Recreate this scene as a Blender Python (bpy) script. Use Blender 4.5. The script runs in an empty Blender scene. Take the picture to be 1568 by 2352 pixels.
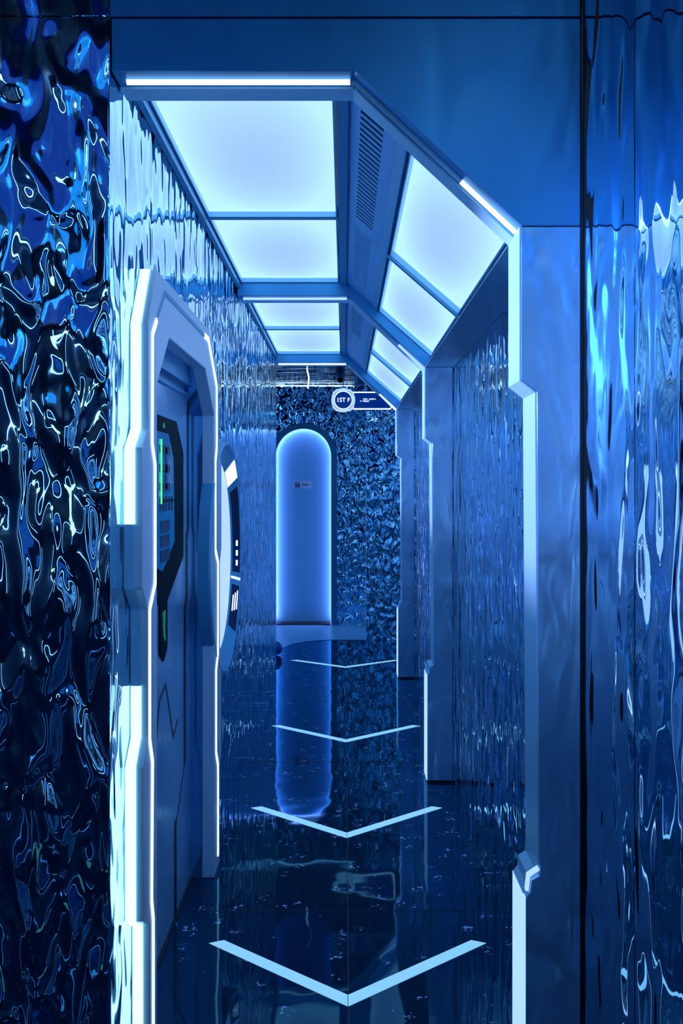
import bpy, bmesh, math, random
from mathutils import Vector
random.seed(7)
S = bpy.context.scene
C = S.collection

# ---------------------------------------------------------------- camera, world, exposure
cam = bpy.data.cameras.new('camera'); camo = bpy.data.objects.new('camera', cam); C.objects.link(camo)
camo.location = (0, 0, 1.6); camo.rotation_euler = (math.pi/2, 0, 0)
cam.sensor_fit = 'VERTICAL'; cam.sensor_height = 36; cam.sensor_width = 24
cam.lens = 2000/2352*36
cam.shift_x = -6/2352; cam.shift_y = -59/2352
cam.clip_start = .05
S.camera = camo
w = bpy.data.worlds.new('world'); S.world = w; w.use_nodes = True
w.node_tree.nodes['Background'].inputs[0].default_value = (.05, .2, 1, 1)
w.node_tree.nodes['Background'].inputs[1].default_value = 0.01
S.view_settings.view_transform = 'Standard'; S.view_settings.look = 'None'
S.view_settings.gamma = 1; S.view_settings.use_curve_mapping = False
S.view_settings.exposure = 0.0

def area(name, loc, rot, sx, sy, power, col):
    l = bpy.data.lights.new(name, 'AREA'); l.shape = 'RECTANGLE'; l.size = sx; l.size_y = sy
    l.energy = power; l.color = col
    o = bpy.data.objects.new(name, l); C.objects.link(o); o.location = loc; o.rotation_euler = rot
    return o
# two unseen area lights, added to light the fascia and near column
area('foyer_fill', (-.7, -1.0, 3.15), (math.radians(38), 0, math.radians(-14)), 1.4, .9, 3.6, (.01, .40, 1))
area('foyer_fill', (-1.4, -.9, 3.1), (math.radians(35), 0, math.radians(-20)), .5, .5, 1.5, (.05, .34, 1))
# unseen spots added at each portal to brighten the upper jamb
def spot(loc, target, power, size, blend, col):
    l = bpy.data.lights.new('added_spot', 'SPOT'); l.energy = power; l.color = col; l.spot_size = math.radians(size); l.spot_blend = blend
    l.shadow_soft_size = 0
    o = bpy.data.objects.new('added_spot', l); C.objects.link(o); o.location = loc
    o.rotation_euler = (Vector(target)-Vector(loc)).to_track_quat('-Z', 'Y').to_euler()
    return o
area('hall_fill', (-1.9, 8.6, 2.72), (0, 0, 0), 1.4, .25, 12, (.20, .55, 1))  # unseen, added for highlights on the rippled far wall
for k, (y0, z0) in enumerate(((9.3, 1.2), (8.3, 2.0))): area('hall_wall_fill', (-3.1, y0, z0), (0, -math.pi/2, 0), 1.4, .05, 6, (.35, .65, 1))  # unseen strips, added to brighten the far hall
o = spot((-1.5, -.9, 2.7), (.52, 2.155, 1.78), 240, 26, 1.0, (.20, .42, 1)); o.name = 'column_fill'; o.data.shadow_soft_size = .05  # spot added out of view to brighten the near column
for y0 in (2.155, 4.70, 7.245):
    spot((-.565, y0+.075, 1.95), (.44, y0+.075, 1.86), 98, 58, .5, (.78, .64, 1))

# ---------------------------------------------------------------- materials
def mat(name, col, rough=.4, metal=0., spec=.5, emis=None, es=0., bump=None):
    m = bpy.data.materials.new(name); m.use_nodes = True
    nt = m.node_tree; p = nt.nodes['Principled BSDF']
    p.inputs['Base Color'].default_value = (*col, 1); p.inputs['Roughness'].default_value = rough
    p.inputs['Metallic'].default_value = metal; p.inputs['Specular IOR Level'].default_value = spec
    if emis: p.inputs['Emission Color'].default_value = (*emis, 1); p.inputs['Emission Strength'].default_value = es
    return m
def nd(m, t, **k):
    n = m.node_tree.nodes.new(t)
    for a, b in k.items():
        if a in n.inputs: n.inputs[a].default_value = b
        else: setattr(n, a, b)
    return n
def lk(m, a, b): m.node_tree.links.new(a, b)
def P(m): return m.node_tree.nodes['Principled BSDF']

def ripple(name, col, scale, dist, rough=.03, detail=.6, distort=.8, s2=.35):
    """polished sheet metal pressed into a water-ripple relief"""
    m = mat(name, col, rough, 1.)
    g = nd(m, 'ShaderNodeNewGeometry')
    mp = nd(m, 'ShaderNodeMapping'); mp.inputs['Scale'].default_value = scale
    lk(m, g.outputs['Position'], mp.inputs['Vector'])
    n1 = nd(m, 'ShaderNodeTexNoise'); n1.inputs['Scale'].default_value = 1; n1.inputs['Detail'].default_value = detail; n1.inputs['Distortion'].default_value = distort
    lk(m, mp.outputs[0], n1.inputs['Vector'])
    n2 = nd(m, 'ShaderNodeTexVoronoi', feature='SMOOTH_F1'); n2.inputs['Scale'].default_value = .55; n2.inputs['Smoothness'].default_value = 1
    lk(m, mp.outputs[0], n2.inputs['Vector'])
    mx = nd(m, 'ShaderNodeMath', operation='MULTIPLY_ADD'); mx.inputs[1].default_value = s2
    lk(m, n2.outputs['Distance'], mx.inputs[0]); lk(m, n1.outputs['Fac'], mx.inputs[2])
    b = nd(m, 'ShaderNodeBump'); b.inputs['Strength'].default_value = 1; b.inputs['Distance'].default_value = dist
    lk(m, mx.outputs[0], b.inputs['Height']); lk(m, b.outputs[0], P(m).inputs['Normal'])
    return m
TINT = (.50, .70, 1.0)
M = {}
M['ripple'] = ripple('rippled_steel', (.30, .56, .80), (14, 14, 6), .034, detail=.35, distort=.6)
M['ripple_side'] = ripple('rippled_steel_side', (.58, .86, 1.0), (14, 14, 6), .0125, detail=.5, distort=.5)
M['ripple_side_deep'] = ripple('rippled_steel_side_deep', (.50, .84, 1.0), (12, 12, 5.5), .036, detail=.7, distort=.6)
M['ripple_right'] = ripple('rippled_steel_right', (.52, .84, 1.0), (13, 13, 5), .022, detail=.5, distort=.5)
M['ripple_far'] = ripple('rippled_steel_far', (.34, .74, 1.0), (16, 16, 10), .035, detail=.6)
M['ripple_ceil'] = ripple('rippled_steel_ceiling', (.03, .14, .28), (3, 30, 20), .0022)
M['ripple_near'] = ripple('rippled_steel_near', (.50, .78, 1.0), (15, 11, 5), .015, detail=.3, distort=.4)

def brushed(name, col, rough, metal=.85, mott=.25, sc=(3, 3, 1.6), bump=.0012):
    m = mat(name, col, rough, metal)
    g = nd(m, 'ShaderNodeNewGeometry')
    mp = nd(m, 'ShaderNodeMapping'); mp.inputs['Scale'].default_value = sc
    lk(m, g.outputs['Position'], mp.inputs['Vector'])
    n = nd(m, 'ShaderNodeTexNoise'); n.inputs['Scale'].default_value = 2.2; n.inputs['Detail'].default_value = 1.5; n.inputs['Distortion'].default_value = .8
    lk(m, mp.outputs[0], n.inputs['Vector'])
    r = nd(m, 'ShaderNodeMapRange'); r.inputs['From Min'].default_value = .3; r.inputs['From Max'].default_value = .7
    r.inputs['To Min'].default_value = max(.02, rough*(1-mott)); r.inputs['To Max'].default_value = rough*(1+mott)
    lk(m, n.outputs['Fac'], r.inputs['Value']); lk(m, r.outputs[0], P(m).inputs['Roughness'])
    b = nd(m, 'ShaderNodeBump'); b.inputs['Distance'].default_value = bump; b.inputs['Strength'].default_value = 1
    lk(m, n.outputs['Fac'], b.inputs['Height']); lk(m, b.outputs[0], P(m).inputs['Normal'])
    return m
M['fascia'] = brushed('satin_fascia', (.05, .32, .66), .36, .6, .15, bump=.001)
M['column'] = brushed('satin_column', (.34, .64, 1.0), .24, .72, .3, (3.2, 3, 1.5), bump=.016)
M['frame'] = mat('elevator_frame_metal', (.60, .82, 1.0), .34, .25)
M['door'] = brushed('elevator_door_metal', (.34, .66, 1.0), .24, .5, .2, bump=.0002)
M['reveal'] = mat('elevator_reveal_metal', (.16, .46, .8), .10, .8)
M['rail'] = mat('ceiling_rail', (.09, .42, .70), .38, .4)
M['soffit'] = mat('soffit_panel', (.03, .20, .36), .3, .4)
M['liner'] = mat('white_satin_liner', (.32, .72, 1.0), .32, .1)
M['vent'] = mat('vent_panel_metal', (.18, .52, .90), .38, .35)
M['black'] = mat('black', (.004, .008, .016), .35)
M['blackgloss'] = mat('black_gloss', (.002, .008, .014), .45, 0, .04)
M['dark'] = mat('dark_blue_panel', (.05, .14, .34), .35, .4)
M['darkwall'] = mat('dark_foyer_wall', (.02, .05, .12), .35, .3)
M['arch'] = mat('arch_frame', (.02, .20, .40), .35, .3)
M['doorwhite'] = mat('toilet_door_paint', (.10, .48, .86), .5, 0)
M['matte'] = mat('pale_floor', (.10, .42, .70), .35, 0)
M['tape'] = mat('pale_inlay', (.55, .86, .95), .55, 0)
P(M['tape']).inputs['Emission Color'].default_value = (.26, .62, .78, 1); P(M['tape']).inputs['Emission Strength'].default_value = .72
M['ball'] = mat('blue_ball', (.02, .10, .5), .3)
M['camera'] = mat('camera_housing', (.06, .18, .4), .35)
M['ink'] = mat('dark_lettering', (.006, .03, .10), .4, 0, .1)
M['signback'] = mat('sign_face_blue', (.004, .03, .22), .25, 0, emis=(.0, .04, .32), es=.5)

def emi(name, col, s):
    m = mat(name, (.05, .1, .2), .4, 0, emis=col, es=s)
    return m
M['led'] = emi('led_white', (.42, .78, 1.0), 2.4)
M['led_soft'] = emi('led_soft', (.36, .60, 1.0), 1.25)
M['led_line'] = emi('led_line', (.62, .82, 1.0), 1.8)
M['led_side'] = emi('led_side', (.45, .95, 1.1), 2.0)
M['led_arch'] = emi('led_arch', (.74, .50, .95), 16)
M['led_sign'] = emi('led_sign', (.60, .74, 1.0), 1.7)
M['led_ring'] = emi('led_ring', (.46, .74, 1.0), .95)
M['led_green'] = emi('led_green', (.08, .9, .25), 1.2)
M['led_yellow'] = emi('led_yellow', (1, .9, .3), 1.2)
M['led_foyer'] = emi('led_foyer', (.40, .70, 1.0), 7)
M['led_warm'] = emi('led_warm', (.60, .72, .45), 3.5)
M['glow_blue'] = emi('glow_blue', (.01, .10, .75), .4)
M['screen'] = emi('screen', (.42, .62, 1.0), 1.1)

# luminous stretched film, edge lit: the LEDs sit round the rim, so the film is whiter there
def film():
    m = mat('luminous_film', (.02, .04, .08), .35, 0)
    tc = nd(m, 'ShaderNodeTexCoord'); sp = nd(m, 'ShaderNodeSeparateXYZ')
    lk(m, tc.outputs['UV'], sp.inputs[0])
    def ed(o):
        a = nd(m, 'ShaderNodeMath', operation='SUBTRACT'); a.inputs[1].default_value = .5; lk(m, o, a.inputs[0])
        b = nd(m, 'ShaderNodeMath', operation='ABSOLUTE'); lk(m, a.outputs[0], b.inputs[0])
        c = nd(m, 'ShaderNodeMath', operation='POWER'); c.inputs[1].default_value = 2.2
        d = nd(m, 'ShaderNodeMath', operation='MULTIPLY'); d.inputs[1].default_value = 2
        lk(m, b.outputs[0], d.inputs[0]); lk(m, d.outputs[0], c.inputs[0]); return c.outputs[0]
    s = nd(m, 'ShaderNodeMath', operation='ADD', use_clamp=True)
    lk(m, ed(sp.outputs[0]), s.inputs[0]); lk(m, ed(sp.outputs[1]), s.inputs[1])
    mx = nd(m, 'ShaderNodeMix', data_type='RGBA')
    mx.inputs[6].default_value = (.37, .59, 1.15, 1); mx.inputs[7].default_value = (.52, .90, 1.4, 1)
    lk(m, s.outputs[0], mx.inputs[0]); lk(m, mx.outputs[2], P(m).inputs['Emission Color'])
    P(m).inputs['Emission Strength'].default_value = 1.0
    return m
M['film'] = film()

def floor_mat():
    m = mat('polished_black_granite', (.003, .012, .03), .03, 0, .5); P(m).inputs['Specular Tint'].default_value = (.18, .55, 1, 1)
    g = nd(m, 'ShaderNodeNewGeometry')
    v = nd(m, 'ShaderNodeTexVoronoi', feature='F1'); v.inputs['Scale'].default_value = 13; v.inputs['Randomness'].default_value = 1
    n0 = nd(m, 'ShaderNodeTexNoise'); n0.inputs['Scale'].default_value = 45; n0.inputs['Detail'].default_value = 2
    lk(m, g.outputs['Position'], n0.inputs['Vector'])
    ad = nd(m, 'ShaderNodeMix', data_type='RGBA', blend_type='LINEAR_LIGHT'); ad.inputs[0].default_value = .045
    lk(m, g.outputs['Position'], ad.inputs[6]); lk(m, n0.outputs['Color'], ad.inputs[7])
    lk(m, ad.outputs[2], v.inputs['Vector'])
    r = nd(m, 'ShaderNodeMapRange'); r.inputs['From Min'].default_value = .30; r.inputs['From Max'].default_value = .2
    lk(m, v.outputs['Distance'], r.inputs['Value'])
    # only some cells carry a fleck
    sp = nd(m, 'ShaderNodeSeparateXYZ'); lk(m, v.outputs['Color'], sp.inputs[0])
    gt = nd(m, 'ShaderNodeMath', operation='GREATER_THAN'); gt.inputs[1].default_value = .45; lk(m, sp.outputs[0], gt.inputs[0])
    ml = nd(m, 'ShaderNodeMath', operation='MULTIPLY'); lk(m, r.outputs[0], ml.inputs[0]); lk(m, gt.outputs[0], ml.inputs[1])
    n3 = nd(m, 'ShaderNodeTexNoise'); n3.inputs['Scale'].default_value = 60; n3.inputs['Detail'].default_value = 3
    lk(m, g.outputs['Position'], n3.inputs['Vector'])
    r3 = nd(m, 'ShaderNodeMapRange'); r3.inputs['From Min'].default_value = .52; r3.inputs['From Max'].default_value = .60
    lk(m, n3.outputs['Fac'], r3.inputs['Value'])
    m2 = nd(m, 'ShaderNodeMath', operation='MULTIPLY'); lk(m, ml.outputs[0], m2.inputs[0]); lk(m, r3.outputs[0], m2.inputs[1])
    mx = nd(m, 'ShaderNodeMix', data_type='RGBA'); mx.inputs[6].default_value = (.004, .03, .07, 1); mx.inputs[7].default_value = (.45, .7, 1, 1)
    lk(m, m2.outputs[0], mx.inputs[0]); lk(m, mx.outputs[2], P(m).inputs['Base Color'])
    P(m).inputs['Specular IOR Level'].default_value = 0
    gl = nd(m, 'ShaderNodeBsdfGlossy'); gl.inputs['Color'].default_value = (.20, .62, .92, 1); gl.inputs['Roughness'].default_value = .03
    fr = nd(m, 'ShaderNodeFresnel'); fr.inputs['IOR'].default_value = 1.55
    ms = nd(m, 'ShaderNodeMixShader'); lk(m, fr.outputs[0], ms.inputs[0]); lk(m, P(m).outputs[0], ms.inputs[1]); lk(m, gl.outputs[0], ms.inputs[2])
    lk(m, ms.outputs[0], m.node_tree.nodes['Material Output'].inputs['Surface'])
    n4 = nd(m, 'ShaderNodeTexNoise'); n4.inputs['Scale'].default_value = 5; n4.inputs['Detail'].default_value = 1
    lk(m, g.outputs['Position'], n4.inputs['Vector'])
    b = nd(m, 'ShaderNodeBump'); b.inputs['Distance'].default_value = .0012; lk(m, n4.outputs['Fac'], b.inputs['Height'])
    lk(m, b.outputs[0], P(m).inputs['Normal']); lk(m, b.outputs[0], gl.inputs['Normal']); lk(m, b.outputs[0], fr.inputs['Normal'])
    return m
M['floor'] = floor_mat()

# ---------------------------------------------------------------- helpers
def tag(o, label=None, cat=None, group=None, kind=None):
    if label: o['label'] = label
    if cat: o['category'] = cat
    if group: o['group'] = group
    if kind: o['kind'] = kind
    return o
def thing(name, label, cat, loc=(0, 0, 0), group=None):
    o = bpy.data.objects.new(name, None); C.objects.link(o); o.location = loc; o.empty_display_size = .1
    return tag(o, label, cat, group)
def obj(name, bm, m, parent=None, smooth=False):
    bmesh.ops.recalc_face_normals(bm, faces=bm.faces)
    me = bpy.data.meshes.new(name); bm.to_mesh(me); bm.free()
    if smooth:
        for p in me.polygons: p.use_smooth = True
    me.materials.append(m)
    o = bpy.data.objects.new(name, me); C.objects.link(o)
    if parent:
        o.parent = parent
        l = Vector(parent.location)
        if parent.parent: l = l + Vector(parent.parent.location)
        if parent.type == 'MESH': l = Vector((0, 0, 0))if not parent.parent else l
        o.location = -l if parent.type == 'EMPTY' else (0, 0, 0)
    return o
def box(bm, a, b):
    x0, y0, z0 = a; x1, y1, z1 = b
    v = [bm.verts.new(c) for c in ((x0,y0,z0),(x1,y0,z0),(x1,y1,z0),(x0,y1,z0),(x0,y0,z1),(x1,y0,z1),(x1,y1,z1),(x0,y1,z1))]
    for f in ((0,1,2,3),(4,5,6,7),(0,1,5,4),(1,2,6,5),(2,3,7,6),(3,0,4,7)): bm.faces.new([v[i] for i in f])
def B(*bx):
    bm = bmesh.new()
    for a, b in bx: box(bm, a, b)
    return bm
def prism(bm, pts, plane, a0, a1):
    """closed 2D outline (plane 'xz','yz','xy') pushed from a0 to a1 along the third axis"""
    def c(p, a):
        return {'xz': (p[0], a, p[1]), 'yz': (a, p[0], p[1]), 'xy': (p[0], p[1], a)}[plane]
    va = [bm.verts.new(c(p, a0)) for p in pts]; vb = [bm.verts.new(c(p, a1)) for p in pts]
    fa = bm.faces.new(va); fb = bm.faces.new(vb)
    n = len(pts)
    for i in range(n): bm.faces.new([va[i], va[(i+1) % n], vb[(i+1) % n], vb[i]])
    fa.normal_update(); fb.normal_update()
    bmesh.ops.triangulate(bm, faces=[fa, fb])
def PR(pts, plane, a0, a1):
    bm = bmesh.new(); prism(bm, pts, plane, a0, a1); return bm
def band(path, wd, closed=False):
    """outline of a mitred band of width wd about a polyline"""
    n = len(path); L = []; R = []
    for i, p in enumerate(path):
        p = Vector(p)
        a = Vector(path[i-1]) if (i > 0 or closed) else None
        b = Vector(path[(i+1) % n]) if (i < n-1 or closed) else None
        d1 = (p-a).normalized() if a is not None else (b-p).normalized()
        d2 = (b-p).normalized() if b is not None else d1
        n1 = Vector((-d1.y, d1.x)); n2 = Vector((-d2.y, d2.x)); nn = (n1+n2).normalized()
        k = wd/2/max(.35, nn.dot(n1))
        L.append(tuple(p+nn*k)); R.append(tuple(p-nn*k))
    return L, R
def bandp(path, wd):
    L, R = band(path, wd); return L+R[::-1]
def tube(bm, path, r, seg=10):
    rings = []
    n = len(path)
    for i, p in enumerate(path):
        p = Vector(p)
        d = (Vector(path[min(i+1, n-1)])-Vector(path[max(i-1, 0)])).normalized()
        u = d.cross(Vector((0, 1, 0)));
        if u.length < .1: u = d.cross(Vector((1, 0, 0)))
        u.normalize(); v = d.cross(u)
        rings.append([bm.verts.new(p+(u*math.cos(t)+v*math.sin(t))*r) for t in [2*math.pi*k/seg for k in range(seg)]])
    for a, b in zip(rings, rings[1:]):
        for k in range(seg): bm.faces.new([a[k], a[(k+1) % seg], b[(k+1) % seg], b[k]])
    bm.faces.new(rings[0]); bm.faces.new(rings[-1])
def T(path, r, seg=10):
    bm = bmesh.new(); tube(bm, path, r, seg); return bm
def bev(o, wd=.003, seg=2):
    m = o.modifiers.new('bevel', 'BEVEL'); m.width = wd; m.segments = seg; m.limit_method = 'ANGLE'; m.angle_limit = math.radians(40)
    return o
def text_bm(s, size, loc, frame, off=0., ext=.001, align='CENTER', sx=1.):
    """lettering as a mesh; frame = (right, up) vectors"""
    cu = bpy.data.curves.new('t', 'FONT'); cu.body = s; cu.size = size; cu.offset = off; cu.extrude = ext
    cu.align_x = align; cu.align_y = 'CENTER'; cu.resolution_u = 3
    to = bpy.data.objects.new('t', cu); C.objects.link(to)
    dg = bpy.context.evaluated_depsgraph_get(); dg.update()
    me = bpy.data.meshes.new_from_object(to.evaluated_get(dg))
    bm = bmesh.new(); bm.from_mesh(me)
    bpy.data.objects.remove(to); bpy.data.curves.remove(cu); bpy.data.meshes.remove(me)
    r, u = Vector(frame[0]), Vector(frame[1]); n = r.cross(u)
    for v in bm.verts: v.co = Vector(loc)+r*v.co.x*sx+u*v.co.y+n*v.co.z
    return bm
FW = ((1, 0, 0), (0, 0, 1))      # lettering facing the camera

# ================================================================ SETTING
WL, WR = -.58, .588
ZC = 2.705
PY = [2.155, 4.70, 7.245]        # front planes of the three portals
PD = .15
o = obj('floor', B(((-3.2, -4.5, -.1), (3.2, 9.07, 0))), M['floor']); tag(o, kind='structure')
# joints of the polished slabs
o = obj('trim_1', B(((.012, .5, .0003), (.0155, 4.5, .0009)), ((-.6, 3.28, .0003), (.6, 3.2825, .0009)), ((-.6, 5.05, .0003), (.6, 5.0525, .0009))), M['black']); tag(o, kind='structure')
# pale plain floor before the toilet door, with its rounded edge
pts = [(.232, 9.07), (-.10, 9.07), (-.25, 9.04), (-.40, 8.97), (-.53, 8.82), (-.60, 8.62), (-.64, 8.35), (-.66, 8.0), (-3.2, 8.0), (-3.2, 10.3), (.232, 10.3)]
o = obj('floor_far', PR(pts, 'xy', -.05, .004), M['matte']); tag(o, kind='structure')

# the lift shaft is cut out of the left wall: the wall is rebuilt as three slabs
EY0, EY1, EZ = 2.45, 3.575, 2.06
bm = B(((WL-.12, 2.157, 0), (WL, EY0, 2.9)), ((WL-.12, EY0, EZ), (WL, EY1, 2.9)))
o = obj('wall_left', bm, M['ripple_side']); tag(o, kind='structure')
o = obj('wall_left_far', B(((WL-.12, EY1, 0), (WL, 7.43, 2.9))), M['ripple_side_deep']); tag(o, kind='structure')
o = obj('wall_front_left', B(((-3.2, 2.150, 0), (WL-.003, 2.156, 2.757)), ((-3.2, 2.150, 2.763), (WL-.003, 2.156, 3.4))), M['ripple']); tag(o, kind='structure')
o = obj('wall_right', B(((WR, 2.32, 0), (WR+.1, 9.07, 2.9))), M['ripple_right']); tag(o, kind='structure')
# the rippled wall on the right runs on towards and past the camera
o = obj('wall_side_right', B(((.592, -4.5, 0), (.63, 1.772, 3.4)), ((.592, 1.778, 0), (.63, 2.15, 3.4))), M['ripple_near']); tag(o, kind='structure')
# dark backing seen in the joints
o = obj('wall_backing', B(((-3.2, 2.157, 2.74), (WL-.13, 2.165, 2.80)), ((.5855, 2.2, 0), (.5875, 2.21, 3.4)), ((.5945, 1.765, 0), (.60, 1.785, 3.4)), ((.5855, 2.153, 0), (.64, 2.30, 3.4))), M['black']); tag(o, kind='structure')
# far hall
o = obj('wall_far_near', B(((.232, 9.07, 0), (3.2, 9.12, 2.9)), ((.232, 9.12, 0), (.25, 10.05, 2.9))), M['ripple_far']); tag(o, kind='structure')
# far wall with an arched opening
ax, ar, az = -.467, .345, 2.263-.32
arch_out = [(ax+ar, 0)]+[(ax+ar*math.cos(t), az+ar*math.sin(t)) for t in [math.pi*k/24 for k in range(25)]]+[(ax-ar, 0)]
pts = [(.24, 0)]+arch_out+[(-3.2, 0), (-3.2, 2.9), (.24, 2.9)]
o = obj('wall_far', PR(pts, 'xz', 10.05, 10.11), M['ripple_far']); tag(o, kind='structure')
o = obj('wall_far_left', B(((-3.25, 2.2, 0), (-3.2, 10.3, 2.9)),), M['ripple_far']); tag(o, kind='structure')
o = obj('ceiling_far', B(((-3.2, 7.4, 2.776), (3.2, 10.2, 2.83))), M['ripple_ceil']); tag(o, kind='structure')
o = obj('wall_far_back', B(((-3.2, 10.30, 0), (.6, 10.34, 2.9))), M['black']); tag(o, kind='structure')
# space behind the corridor's wall on the left (keeps light in)
o = obj('ceiling_corridor', B(((-.7, 2.3, 2.86), (.7, 7.4, 2.9))), M['black']); tag(o, kind='structure')
# room the camera stands in
o = obj('ceiling', B(((-3.2, -4.5, 3.4), (.63, 2.2, 3.45))), M['darkwall']); tag(o, kind='structure')
o = obj('wall_back', B(((-3.2, -4.55, 0), (.63, -4.5, 3.4))), M['darkwall']); tag(o, kind='structure')
o = obj('wall_side_left', B(((-3.25, -4.5, 0), (-3.2, 2.2, 3.4))), M['darkwall']); tag(o, kind='structure')

# ================================================================ PORTALS
JU = [(.4386, 2.243), (.4386, 1.862), (.477, 1.832), (.484, .637)]
JL = [(.484, .637), (.463, .625), (.461, .598), (.4495, .583), (.449, .012)]
names = [('nearest portal, wide blue metal fascia with a sloping corner, edged by a lit tube', 'doorway frame'),
         ('middle portal of the corridor, halfway between nearest and farthest, lit jamb above chevrons', 'doorway frame'),
         ('farthest portal, smallest, its slanted corner overlapping the hanging sign', 'doorway frame')]
for k, y0 in enumerate(PY):
    t = thing('portal_frame', names[k][0], names[k][1], (0, y0, 0), 'sloping cornered portals of the corridor')
    top = 2.757 if k == 0 else 2.86
    hp = [(-.575, 2.628), (.027, 2.628), (.4386, 2.245), (.585, 2.245), (.585, top), (-.575, top)]
    if k == 0:
        bm = PR(hp, 'xz', y0, y0+PD)
        prism(bm, [(-.58, 2.763), (.585, 2.763), (.585, 3.4), (-.58, 3.4)], 'xz', y0, y0+PD)
    else: bm = PR(hp, 'xz', y0, y0+PD)
    bev(obj('header_panel', bm, M['fascia'], t), .002)
    cp = [(.4386, 2.243)]+JU[1:]+JL[1:]+[(.585, .012), (.585, 2.243)]
    bev(obj('column_panel', PR(cp, 'xz', y0, y0+PD), M['column'], t), .002)
    obj('column_foot', B(((.46, y0+.015, 0), (.575, y0+PD-.01, .012))), M['black'], t)
    # liner of the jamb: white satin sheet above, light box below
    def strip(path, th=.004): return path+[(x-th, z) for x, z in path[::-1]]
    obj('jamb_liner', PR(strip(JU), 'xz', y0+.003, y0+PD), M['liner'], t)
    obj('jamb_light_box', PR(strip(JL[3:]), 'xz', y0+.003, y0+PD), M['led_soft'], t)
    obj('jamb_notch_liner', PR(strip(JL[:4], .003), 'xz', y0+.02, y0+PD), M['liner'], t)
    if k == 0:
        obj('notch_lamp', PR(bandp([(.481, .655), (.456, .638), (.452, .60)], .008), 'xz', y0-.004, y0+.01), M['led_soft'], t)
    # underside of the header: lamp tube in front, satin bar behind
    r = .0075
    zt = 2.628-.004
    obj('header_light_tube', T([(-.55, y0+.05, zt), (.015, y0+.05, zt)], r), M['led_line'] if k != 1 else M['led_soft'], t, True)
    q0, q1 = Vector((.030, y0+.05, zt-.002)), Vector((.434, y0+.05, 2.243))
    qm = q0.lerp(q1, .66)
    obj('unlit_tube', T([(.015, y0+.05, zt), q0, qm], r), M['liner'], t, True)
    obj('corner_light_tube', T([qm, q1], r), M['led_line'] if k != 1 else M['led_soft'], t, True)
    obj('header_bar', B(((-.575, y0+.085, 2.622), (.027, y0+PD+.004, 2.628))), M['liner'], t)
    # slanted bar
    d = Vector((.4386-.027, 2.243-2.628)).normalized(); n = Vector((d.y, -d.x))*.006
    a, b = Vector((.027, 2.628)), Vector((.4386, 2.243))
    obj('slanted_bar', PR([tuple(a), tuple(b), tuple(b+n), tuple(a+n)], 'xz', y0+.085, y0+PD+.004), M['liner'], t)

# ================================================================ CEILING BAYS
DA, DB = Vector((.0125, 2.70)), Vector((.478, 2.295))      # the slope of the ceiling, (x, z)
dd = (DB-DA).normalized(); dn = Vector((-dd.y, dd.x))       # dn points up and out
def sl(t, h=0): p = DA+(DB-DA)*t+dn*h; return (p.x, p.y)
def film_panel(name, label, f, u0, u1, y0, y1, sag, nrm, group):
    """f(u)-> (x,z); luminous film with frame; sags towards the room"""
    bm = bmesh.new(); uvl = bm.loops.layers.uv.new('uv'); N = 14
    vs = [[None]*(N+1) for _ in range(N+1)]
    for i in range(N+1):
        for j in range(N+1):
            a, b = i/N, j/N
            x, z = f(u0+(u1-u0)*a)
            s = sag*(16*a*(1-a)*b*(1-b))**.7
            vs[i][j] = bm.verts.new((x-nrm[0]*s, y0+(y1-y0)*b, z-nrm[1]*s))
    for i in range(N):
        for j in range(N):
            fc = bm.faces.new([vs[i][j], vs[i+1][j], vs[i+1][j+1], vs[i][j+1]])
            for l, (p, q) in zip(fc.loops, ((i, j), (i+1, j), (i+1, j+1), (i, j+1))): l[uvl].uv = (p/N, q/N)
    x, z = f((u0+u1)/2)
    t = thing(name, label, 'ceiling light', (x, (y0+y1)/2, z), group)
    obj('luminous_film', bm, M['film'], t, True)
    # thin frame all round
    bm = bmesh.new()
    def q(a0, a1, b0, b1, h0, h1):
        p = [Vector(f(a)) for a in (a0, a1)]; nv = Vector(nrm)
        prism(bm, [tuple(p[0]+nv*h0), tuple(p[1]+nv*h0), tuple(p[1]+nv*h1), tuple(p[0]+nv*h1)], 'xz', b0, b1)
    wu = .005/((Vector(f(1))-Vector(f(0))).length)
    q(u0-wu, u0, y0-.005, y1+.005, -.022, .012); q(u1, u1+wu, y0-.005, y1+.005, -.022, .012)
    q(u0, u1, y0-.005, y0, -.022, .012); q(u0, u1, y1, y1+.005, -.022, .012)
    obj('panel_frame', bm, M['liner'], t)
    return t
place = ['nearest', 'second nearest', 'third nearest', 'farthest']
looks_flat = ['large square luminous ceiling panel just inside the nearest portal', 'flat luminous ceiling panel just in front of the middle portal',
              'flat luminous ceiling panel just beyond the middle portal', 'smallest flat luminous ceiling panel, just in front of the farthest portal']
looks_sl = ['largest slanted luminous panel, right of the slotted vent', 'slanted luminous panel above the middle portal column',
            'slanted luminous panel just beyond the middle portal', 'smallest slanted luminous panel, above the hanging sign end']
idx = 0
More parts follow.
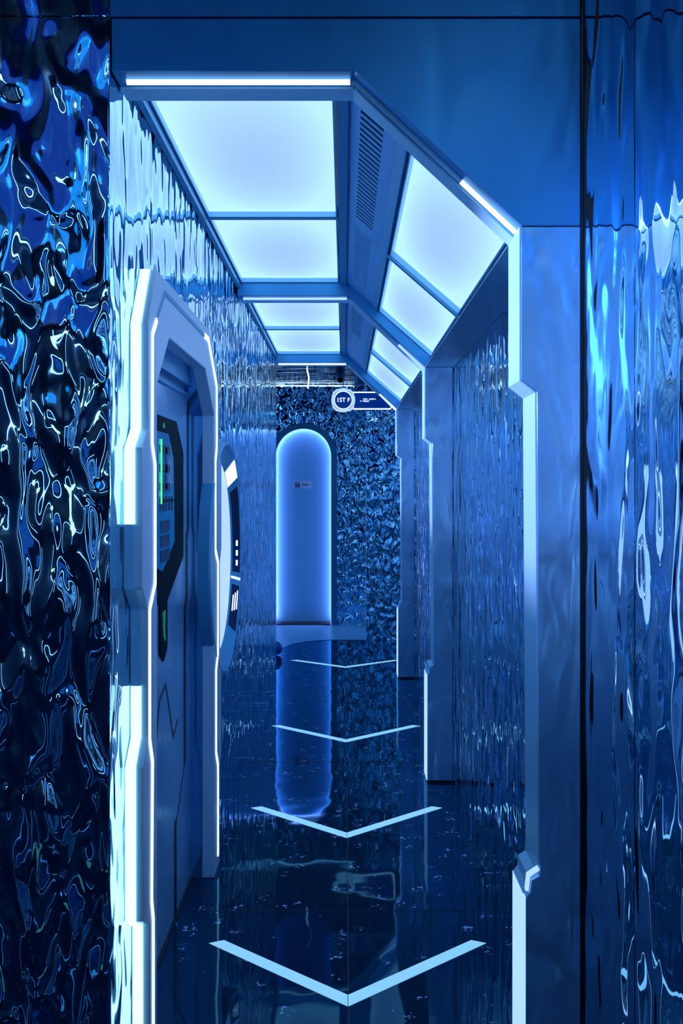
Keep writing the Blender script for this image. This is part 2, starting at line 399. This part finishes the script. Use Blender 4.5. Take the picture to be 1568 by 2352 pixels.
for k in range(2):
    ya, yb = PY[k]+PD+.005, PY[k+1]-.002
    ym = 3.575 if k == 0 else 6.11
    segs = [(ya+.03, ym-.020), (ym+.020, yb-.012)]
    # rails and cross bars = ceiling structure
    bm = B(((WL+.001, ya, 2.672), (-.560, yb, 2.86)), ((-.022, ya, 2.688), (.0125, yb, 2.86)))
    box(bm, (-.560, ym-.012, 2.697), (-.022, ym+.012, 2.75))
    box(bm, (-.560, ya, 2.698), (-.022, ya+.02, 2.75)); box(bm, (-.560, yb-.01, 2.698), (-.022, yb, 2.75))
    # slanted side rails
    prism(bm, [sl(.30, -.004), sl(.36, -.010), sl(.36, .05), sl(.30, .05)], 'xz', ya, yb)
    prism(bm, [sl(.995, -.006), (.4386, 2.25), (.50, 2.25), sl(1.06, .05), sl(.995, .05)], 'xz', ya, yb)
    prism(bm, [sl(.36, -.010), sl(.995, -.010), sl(.995, .04), sl(.36, .04)], 'xz', ym-.016, ym+.016)
    prism(bm, [sl(.36, .0), sl(.995, .0), sl(.995, .04), sl(.36, .04)], 'xz', ya, ya+.02)
    prism(bm, [sl(.36, .0), sl(.995, .0), sl(.995, .04), sl(.36, .04)], 'xz', yb-.01, yb)
    o = obj('trim_%d' % (2+k), bm, M['rail']); tag(o, kind='structure')
    o = obj('ceiling_soffit', B(((.4386, ya, 2.243), (WR-.001, ym-.004, 2.249)), ((.4386, ym+.001, 2.243), (WR-.001, yb, 2.249))), M['soffit']); tag(o, kind='structure')
    for j, (a, b) in enumerate(segs):
        film_panel('ceiling_light', looks_flat[idx], lambda u: (-.556+.530*u, 2.722), .012, .985, a, b, .024, (0, 1), 'flat luminous ceiling panels')
        film_panel('slanted_light', looks_sl[idx], lambda u: (DA.x+(DB.x-DA.x)*u+dn.x*.020, DA.y+(DB.y-DA.y)*u+dn.y*.020), .385, .97, a, b, .020, (dn.x, dn.y), 'slanted luminous ceiling panels')
        idx += 1
    # slotted grilles
    for j, (a, b) in enumerate(((ya+.002, ym-.003), (ym+.003, yb-.002))):
        lab = ['slotted air vent panel nearest the camera, with wide dark slots', 'fine slotted air vent panel just before the middle portal',
               'small slotted air vent panel just beyond the middle portal', 'plain dim vent panel before the farthest portal'][k*2+j]
        t = thing('air_vent', lab, 'vent', (.08, (a+b)/2, 2.64), 'slotted vent panels beside the ceiling lights')
        bm = bmesh.new()
        def sp(u0, u1, b0, b1): prism(bm, [sl(u0, 0), sl(u1, 0), sl(u1, .004), sl(u0, .004)], 'xz', b0, b1)
        sp(.003, .075, a, b); sp(.215, .297, a, b)
        if (k, j) == (1, 1): sp(.075, .215, a, b)
        else:
            n = 25; s0, s1 = a+.16, b-.10
            if j == 1: n, s0, s1 = 34, a+.03, b-.22
            sp(.075, .215, a, s0); sp(.075, .215, s1, b)
            p = (s1-s0)/n; fr = .52 if j == 0 else .66
            for i in range(n): sp(.075, .215, s0+p*i+p*(1-fr), s0+p*(i+1))
        obj('slotted_panel', bm, M['vent'], t)
        obj('dark_duct', PR([sl(.003, .025), sl(.297, .025), sl(.297, .03), sl(.003, .03)], 'xz', a, b), M['black'], t)

# ================================================================ FLOOR CHEVRONS
labs = ['nearest and largest pale chevron line on the black floor', 'second chevron line from the bottom of the photo, just before the middle portal',
        'third chevron line from the bottom, beyond the middle portal', 'farthest chevron line, thin, close to the farthest portal']
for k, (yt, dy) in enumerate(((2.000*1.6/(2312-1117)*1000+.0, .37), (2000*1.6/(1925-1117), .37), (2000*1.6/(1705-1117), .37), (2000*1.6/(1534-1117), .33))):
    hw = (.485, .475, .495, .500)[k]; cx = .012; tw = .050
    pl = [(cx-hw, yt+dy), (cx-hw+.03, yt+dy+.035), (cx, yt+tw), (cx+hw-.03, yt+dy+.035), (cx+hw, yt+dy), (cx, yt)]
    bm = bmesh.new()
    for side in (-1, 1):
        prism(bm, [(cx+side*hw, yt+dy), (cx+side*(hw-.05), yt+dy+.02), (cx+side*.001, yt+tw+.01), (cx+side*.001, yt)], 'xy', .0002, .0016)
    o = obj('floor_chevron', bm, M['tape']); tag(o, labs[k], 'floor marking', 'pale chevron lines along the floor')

# ================================================================ LIFT ENTRANCE on the left wall
XF, XD = -.53, -.628
t = thing('elevator', 'elevator entrance with angular glowing frame and metal doors in the left wall', 'elevator', (XF, 3.01, 0))
c0 = 3.02
outn = [(2.38, 0), (2.38, .40), (2.30, .45), (2.30, .86), (2.36, .92), (2.36, 1.27), (2.29, 1.33), (2.29, 1.70), (2.358, 1.756), (2.358, 2.04), (2.47, 2.215)]
outf = [(3.42, 2.215), (3.66, 2.06), (3.70, 1.756), (3.765, 1.70), (3.765, 1.33), (3.72, 1.27), (3.72, .92), (3.76, .86), (3.76, .45), (3.72, .40), (3.72, 0)]
inn = [(2.47, 0), (2.47, 1.888), (2.645, 2.05)]; inf = [(3.333, 2.05), (3.557, 1.888), (3.557, 0)]
body = outn+outf+inf[::-1]+inn[::-1]
bev(obj('outer_frame', PR(body, 'yz', WL, XF), M['frame'], t), .004)
ln = [(2.415, 0), (2.415, .40), (2.395, .46), (2.405, .84), (2.370, .91), (2.370, 1.265), (2.438, 1.328), (2.438, 1.66), (2.402, 1.717), (2.405, 2.02), (2.573, 2.17)]
lf = [(3.397, 2.172), (3.618, 2.014), (3.618, 1.76), (3.583, 1.704), (3.583, 1.335), (3.655, 1.28), (3.655, .90), (3.60, .84), (3.60, .50), (3.655, .43), (3.655, .05)]
obj('near_light_line', PR(bandp(ln[:10]+[(2.46, 2.07)], .015), 'yz', XF-.004, XF+.0035), M['led_line'], t)
obj('far_light_line', PR(bandp([(3.30, 2.172)]+lf, .020), 'yz', XF-.004, XF+.0035), M['led_line'], t)
obj('top_groove', PR(bandp([(2.46, 2.07), (2.573, 2.172), (3.30, 2.172)], .014), 'yz', XF-.004, XF+.002), M['rail'], t)
# lit band on the side of the frame that faces the camera
def off(path, d): return [(y-d, z) for y, z in path]
sp_up = [(2.29, 1.50), (2.29, 1.70), (2.358, 1.756), (2.358, 2.04), (2.47, 2.215)]
sp_lo = [(2.38, 0), (2.38, .40), (2.30, .45), (2.30, .86), (2.36, .92), (2.36, 1.06)]
sp_mid = [(2.36, 1.06), (2.36, 1.27), (2.29, 1.33), (2.29, 1.50)]
for nm, pth, mm in (('upper_side_light', sp_up, 'led_side'), ('side_trim', sp_mid, 'liner'), ('lower_side_light', sp_lo, 'led_side')):
    obj(nm, PR(off(pth, .006)+pth[::-1], 'yz', WL+.003, WL+.030), M[mm], t)
# reveal
rv = inn[:2]+[inn[2]]+inf
bm = bmesh.new()
pin = rv; pout = [(2.455, 0), (2.455, 1.897), (2.638, 2.064), (3.340, 2.064), (3.572, 1.897), (3.572, 0)]
prism(bm, pin+pout[::-1], 'yz', XD-.02, WL+.001)
obj('reveal', bm, M['reveal'], t)
# two leaves with a fine joint in the middle
for nm, a, b in (('door_leaf', 2.44, 3.0085), ('door_leaf', 3.0115, 3.59)):
    bev(obj(nm, B(((XD-.03, a, .006), (XD, b, 2.10))), M['door'], t), .001)
obj('door_transom', B(((XD, 2.46, 1.955), (XD+.010, 3.565, 1.970)), ((XD, 2.46, 1.99), (XD+.03, 3.565, 2.07))), M['rail'], t)
obj('door_sill', B(((XD-.03, 2.44, 0), (XD+.012, 3.57, .006))), M['black'], t)
# stepped black handle joint
obj('stepped_groove', PR(bandp([(3.50, 1.95), (3.50, 1.43), (3.475, 1.40), (3.475, 1.17), (3.43, 1.12), (3.43, .51)], .034)
    , 'yz', XD-.001, XD+.002), M['black'], t)
obj('stepped_groove', PR(bandp([(3.43, .51), (3.24, .32)], .010), 'yz', XD-.001, XD+.0015), M['black'], t)
obj('stepped_groove', PR(bandp([(3.24, .36), (3.24, .01)], .036), 'yz', XD-.001, XD+.002), M['black'], t)
obj('zigzag_groove', PR(bandp([(2.80, .80), (2.90, .76), (2.965, .875), (3.063, .875+.03), (3.20, .68), (3.285, .72)], .013), 'yz', XD-.001, XD+.0012), M['black'], t)
obj('zigzag_groove', PR(bandp([(2.80, .62), (2.90, .70), (2.963, .87)], .007), 'yz', XD-.001, XD+.0010), M['black'], t)
# window of the doors: black bevelled surround, blue glass, lettering
wo = [(2.781, 1.84), (3.237, 1.84), (3.372, 1.731), (3.372, 1.328), (3.070, 1.198), (3.070, 1.032), (3.01, .995), (2.948, 1.032), (2.948, 1.198), (2.646, 1.328), (2.646, 1.731)]
wn = obj('door_window', PR(wo, 'yz', XD, XD+.006), M['blackgloss'], t)
wi = [(2.80, 1.785), (3.08, 1.785), (3.17, 1.70), (3.19, 1.40), (2.98, 1.31), (2.72, 1.36), (2.70, 1.70)]
M['glass'] = mat('blue_window_glass', (.02, .10, .32), .08, 0, .8, emis=(.0, .07, .22), es=.55)
obj('window_glass', PR(wi, 'yz', XD+.006, XD+.0075), M['glass'], wn)
M['glyph'] = mat('dark_glyph', (.005, .03, .09), .3)
bm = bmesh.new()
def gb(y0, y1, z0, z1): box(bm, (XD+.0075, y0, z0), (XD+.009, y1, z1))
for z in (1.735, 1.67, 1.605): gb(2.93, 3.10, z-.022, z+.006)
gb(3.02, 3.05, 1.59, 1.735)
for i in range(5): gb(2.93+i*.048, 2.955+i*.048, 1.515, 1.565)
gb(2.93, 3.17, 1.545, 1.555)
for z in (1.47, 1.42, 1.37): gb(2.94, 3.09, z-.03, z+.012)
obj('window_lettering', bm, M['glyph'], wn)
obj('green_light_line', B(((XD+.009, 2.938, 1.54), (XD+.012, 2.952, 1.76))), M['led_green'], wn)
obj('floor_indicator', PR([(2.985, 1.802), (3.02, 1.802), (3.0025, 1.822)], 'yz', XD+.006, XD+.008), mat('dim_green', (.0, .2, .1), .4, emis=(0, .25, .12), es=.8), wn)
obj('window_tip_glow', PR([(2.985, 1.17), (3.03, 1.17), (3.02, 1.11), (3.03, 1.06), (3.0, 1.08), (2.99, 1.12)], 'yz', XD+.006, XD+.008), mat('green_reflex', (.0, .12, .06), .2, emis=(0, .18, .08), es=.6), wn)

# ================================================================ ROUND WALL DISPLAY beyond the lift
yc, zc, R1, R0 = 3.96, 1.28, .51, .435
t = thing('wall_display', 'large round wall display with glowing screen, behind the elevator frame on left wall', 'display', (WL, yc, zc))
def ringpt(r, a, x): return (x, yc+r*math.cos(a), zc+r*math.sin(a))
bm = bmesh.new(); n = 64
prof = [(R1+.012, WL), (R1+.012, -.535), (R1, -.528), (R0, -.572), (R0, WL)]
rg = [[bm.verts.new(ringpt(r, 2*math.pi*i/n, x)) for i in range(n)] for r, x in prof]
for a, b in zip(rg, rg[1:]):
    for i in range(n): bm.faces.new([a[i], a[(i+1) % n], b[(i+1) % n], b[i]])
obj('dish_rim', bm, M['rail'], t)
bm = bmesh.new(); prism(bm, [(yc+R0*math.cos(2*math.pi*i/n), zc+R0*math.sin(2*math.pi*i/n)) for i in range(n)], 'yz', WL+.001, -.5725)
obj('screen', bm, M['screen'], t)
def rimpatch(a0, a1, r0, r1, lift=.002):
    bm = bmesh.new(); N = max(2, int(abs(a1-a0)/3)+1); rows = []
    for i in range(N+1):
        a = math.radians(a0+(a1-a0)*i/N)
        row = []
        for r in (r0, r1):
            x = -.572+(r-R0)/(R1-R0)*.044+lift
            row.append(bm.verts.new(ringpt(r, a, x)))
        for r in (r1, r0):
            x = -.572+(r-R0)/(R1-R0)*.044+.0002
            row.append(bm.verts.new(ringpt(r, a, x)))
        rows.append(row)
    for a, b in zip(rows, rows[1:]):
        for i in range(4): bm.faces.new([a[i], a[(i+1) % 4], b[(i+1) % 4], b[i]])
    bm.faces.new(rows[0]); bm.faces.new(rows[-1])
    return bm
obj('rim_inlay', rimpatch(-14, 40, .448, .500, .001), M['ink'], t)
obj('rim_inlay', rimpatch(-52, -22, .448, .500, .001), M['ink'], t)
obj('white_block', rimpatch(46, 62, .437, .506), M['led_sign'], t)
for a0 in (2, -4, -10): obj('white_mark', rimpatch(a0, a0+3.4, .470, .482, .0025), M['led_sign'], t)
for a0 in (33, 17): obj('dark_slot', rimpatch(a0-4, a0+4, .468, .480, .0025), M['black'], t)
obj('white_slash', rimpatch(-18.5, -17, .440, .504), M['led_sign'], t)
for i in range(3): obj('emblem_stroke', rimpatch(-40+i*1.5, -29+i*2, .458+i*.014, .464+i*.014, .0025), M['led_sign'], t)

# ================================================================ FAR END
t = thing('toilet_door', 'arched glowing toilet door at the far end of the corridor', 'door', (ax, 10.1, 0))
ri = .318
def archp(r, z0=.0): return [(ax+r, z0)]+[(ax+r*math.cos(u), az+r*math.sin(u)) for u in [math.pi*k/32 for k in range(33)]]+[(ax-r, z0)]
obj('door_slab', PR(archp(.40, .02), 'xz', 10.20, 10.24), M['doorwhite'], t)
A, Bq = archp(.385, .0), archp(ri, .0)
obj('arch_frame', PR(A+Bq[::-1], 'xz', 10.005, 10.10), M['arch'], t)
A, Bq = archp(.349, .05), archp(.343, .05)
obj('arch_light', PR(A+Bq[::-1], 'xz', 10.155, 10.195), M['led_arch'], t)
A, Bq = archp(ri, .0), archp(ri-.005, .0)
obj('edge_light', PR(A+Bq[::-1], 'xz', 10.001, 10.008), M['led_soft'], t)
obj('threshold', B(((ax-.33, 10.02, .004), (ax+.33, 10.25, .02))), M['black'], t)
# plate on the door
t = thing('toilet_plate', 'small plate reading TOILET on the arched door', 'sign', (-.487, 10.19, 1.615))
cxs, czs = -.487, 1.617
obj('plate', B(((cxs-.10, 10.190, czs-.041), (cxs+.10, 10.199, czs+.041))), mat('plate_blue', (.5, .7, 1), .4), t)
bm = B(((cxs-.09, 10.188, czs-.033), (cxs-.03, 10.190, czs-.030)), ((cxs-.09, 10.188, czs+.030), (cxs-.03, 10.190, czs+.033)), ((cxs-.09, 10.188, czs-.033), (cxs-.087, 10.190, czs+.033)), ((cxs-.033, 10.188, czs-.033), (cxs-.030, 10.190, czs+.033)),
       ((cxs-.061, 10.188, czs-.024), (cxs-.059, 10.19, czs+.024)),
       ((cxs-.081, 10.188, czs-.022), (cxs-.069, 10.19, czs+.010)), ((cxs-.078, 10.188, czs+.013), (cxs-.072, 10.19, czs+.022)),
       ((cxs-.053, 10.188, czs-.022), (cxs-.037, 10.19, czs-.002)), ((cxs-.050, 10.188, czs-.002), (cxs-.040, 10.19, czs+.010)), ((cxs-.048, 10.188, czs+.013), (cxs-.042, 10.19, czs+.022)))
obj('pictogram', bm, M['ink'], t)
obj('lettering', text_bm('TOILET', .026, (cxs+.035, 10.189, czs), FW, .0006), M['ink'], t)

# hanging floor sign
t = thing('hanging_sign', 'hanging illuminated sign reading 1ST F with room directions', 'sign', (-.01, 8.87, 2.77))
sc = 1/225.5; sx0, sz0, sy = (788-790)*sc, 1.6+(1117-919)*sc, 8.87
def circ(r, n=64, a0=0, a1=360): return [(sx0+r*math.cos(math.radians(a0+(a1-a0)*i/(n if a1-a0 == 360 else n-1))), sz0+r*math.sin(math.radians(a0+(a1-a0)*i/(n if a1-a0 == 360 else n-1)))) for i in range(n)]
def ringprism(bm, r0, r1, y0, y1, n=72, lobes=False):
    ro = []
    for i in range(n):
        a = 2*math.pi*i/n; q = r1
        if lobes:
            ph = (math.degrees(a)-45) % 90; ph = min(ph, 90-ph)
            q = r1 if ph > 17 else r1+.008
        ro.append((sx0+q*math.cos(a), sz0+q*math.sin(a)))
    rin = [(sx0+r0*math.cos(2*math.pi*i/n), sz0+r0*math.sin(2*math.pi*i/n)) for i in range(n)]
    va = [[bm.verts.new((p[0], y, p[1])) for p in pts] for y in (y0, y1) for pts in (rin, ro)]
    for i in range(n):
        j = (i+1) % n
        bm.faces.new([va[0][i], va[0][j], va[1][j], va[1][i]]); bm.faces.new([va[2][i], va[2][j], va[3][j], va[3][i]])
        bm.faces.new([va[0][i], va[0][j], va[2][j], va[2][i]]); bm.faces.new([va[1][i], va[1][j], va[3][j], va[3][i]])
obj('disc', PR(circ(.115), 'xz', sy, sy+.05), M['signback'], t)
bm = bmesh.new(); ringprism(bm, .096, .122, sy-.006, sy+.03, 144, True)
obj('glowing_ring', bm, M['led_ring'], t)
bm = bmesh.new(); ringprism(bm, .086, .094, sy-.006, sy+.03, 144)
obj('inner_ring', bm, M['led_sign'], t)
for a in (45, 135, 225, 315):
    pts = circ(.108, 8, a-16, a+16)+circ(.1045, 8, a-16, a+16)[::-1]
    obj('ring_slot', PR(pts, 'xz', sy-.008, sy-.006), M['ink'], t)
obj('floor_lettering', text_bm('1ST F', .060, (sx0, sy-.003, sz0), FW, .0008), M['led_sign'], t)
xr = .62
zt_, zb_ = 1.6+(1117-901)*sc, 1.6+(1117-939)*sc
xe = (903-790)*sc
obj('direction_board', PR([(sx0+.1, zb_), (xe-.035, zb_), (xe, zb_+.035), (xe, zt_), (sx0+.1, zt_)], 'xz', sy+.006, sy+.045), M['signback'], t)
obj('board_outline', PR(bandp([(sx0+.10, zb_), (xe-.035, zb_), (xe, zb_+.035), (xe, zt_), (sx0+.10, zt_)], .012), 'xz', sy-.001, sy+.03), M['led_sign'], t)
obj('direction_lettering', text_bm('R131 - R139', .021, ((846-790)*sc, sy+.004, 1.6+(1117-916.7)*sc), FW, .0007), M['led_sign'], t)
obj('direction_lettering', text_bm('TOILET', .021, ((840-790)*sc, sy+.004, 1.6+(1117-921.5)*sc), FW, .0007), M['led_sign'], t)
obj('arrow', text_bm('>', .026, ((861-790)*sc, sy+.004, 1.6+(1117-917)*sc), FW, .0012), M['led_yellow'], t)
obj('arrow', text_bm('<', .024, ((828-790)*sc, sy+.004, 1.6+(1117-921.5)*sc), FW, .001), M['led_sign'], t)
for xh, zh in ((sx0, sz0+.11), (.344, zt_)): obj('hanger', B(((xh-.004, sy+.02, zh), (xh+.004, sy+.028, 2.776))), M['rail'], t)

# LED line where far wall meets its ceiling
o = obj('cornice_light', B(((-3.1, 10.03, 2.755), (.10, 10.045, 2.766))), M['led_line']); tag(o, 'thin white light line where the far wall meets the ceiling', 'light')
# crooked hanging tube lamp
o = obj('tube_lamp', T([(-.372, 8.7, 2.776), (-.355, 8.7, 2.70), (-.352, 8.7, 2.68), (-.357, 8.7, 2.63), (-.362, 8.7, 2.575)], .007), M['led_line'], None, True); tag(o, 'short vertical white tube lamp hanging from the far ceiling', 'light')
# security camera
t = thing('security_camera', 'small dark security camera on the far ceiling, above the hanging sign', 'security camera', (-.045, 8.95, 2.776))
def lathe(profile, cx, cy, cz, axis='z', n=32):
    bm = bmesh.new(); rg = []
    for r, h in profile:
        ring = []
        for i in range(n):
            a = 2*math.pi*i/n
            c = (cx+r*math.cos(a), cy+r*math.sin(a), cz+h) if axis == 'z' else (cx+r*math.cos(a), cy+h, cz+r*math.sin(a))
            ring.append(bm.verts.new(c))
        rg.append(ring)
    for a, b in zip(rg, rg[1:]):
        for i in range(n): bm.faces.new([a[i], a[(i+1) % n], b[(i+1) % n], b[i]])
    bm.faces.new(rg[0]); bm.faces.new(rg[-1])
    return bm
obj('housing', lathe([(.045, 0), (.045, -.05), (.042, -.075), (.034, -.095), (.018, -.11), (.004, -.113)], -.04, 8.95, 2.776), M['camera'], t, True)
ob = obj('lens', lathe([(.028, 0), (.028, -.01), (.018, -.016), (.003, -.018)], -.04, 8.912, 2.688, 'y'), M['blackgloss'], t, True)
# ball on the pale floor behind the wall end
bm = bmesh.new(); bmesh.ops.create_uvsphere(bm, u_segments=48, v_segments=24, radius=.055)
for v in bm.verts: v.co = Vector((v.co.x-.640, v.co.y+8.25, v.co.z*1.15+.067))
bm2 = bmesh.new()
o = obj('ball', bm, M['ball'], None, True); tag(o, 'blue round object peeking out behind the left wall end, on the floor', 'ball')
bm2.free()

# ================================================================ LAMPS OF THE ROOM BEHIND THE CAMERA (unseen, built mainly to be mirrored in the rippled steel)
def lamp_bar(a, b, r=.03, label='', m='led_foyer'):
    o = obj('light_bar', T([a, b], r), M[m], None, True); tag(o, label, 'light', 'light bars of the room behind the camera'); return o
for a, b, lab in (((-2.9, -4.35, .6), (-2.9, -4.35, 2.8), 'upright white light bar in the far left corner behind the camera'),
                  ((-1.6, -4.35, .3), (-1.6, -4.35, 2.9), 'upright white light bar left on the wall behind the camera'),
                  ((.2, -4.35, .3), (.2, -4.35, 2.9), 'upright white light bar right on the wall behind the camera'),
                  ((-3.05, -2.5, 2.2), (-3.05, .8, 2.2), 'level white light bar high on the left foyer wall'),
                  ((-1.55, -4.35, 2.95), (.15, -4.35, 2.95), 'level white light bar on top of the two upright ones'),
                  ((-2.9, -2.6, 3.3), (-2.9, .9, 3.3), 'white light bar on the foyer ceiling above the left wall'),
                  ((.40, -2.6, 3.3), (.40, .9, 3.3), 'white light bar on the foyer ceiling above the right wall')):
    lamp_bar(a, b, .028, lab)
o = obj('warm_lamp', B(((-2.7, -3.0, 1.9), (-2.1, -2.95, 2.15))), M['led_warm']); tag(o, 'warm lamp of the foyer behind the camera', 'light')
o = obj('added_blue_panel', B(((-2.6, -2.0, 3.30), (-.4, .6, 3.33))), M['glow_blue']); tag(o, 'deep blue glow panel added on the foyer ceiling, out of view', 'light')  # unseen glow surface, added for a blue wash in the ripples

o = obj('added_glow_panel', B(((-1.3, -4.45, 1.3), (-.2, -4.40, 2.7))), emi('glow_panel_blue', (.03, .24, 1.0), .35)); tag(o, 'tall blue glowing panel added behind the camera for reflections', 'light')  # unseen, added to give the near column a blue reflection
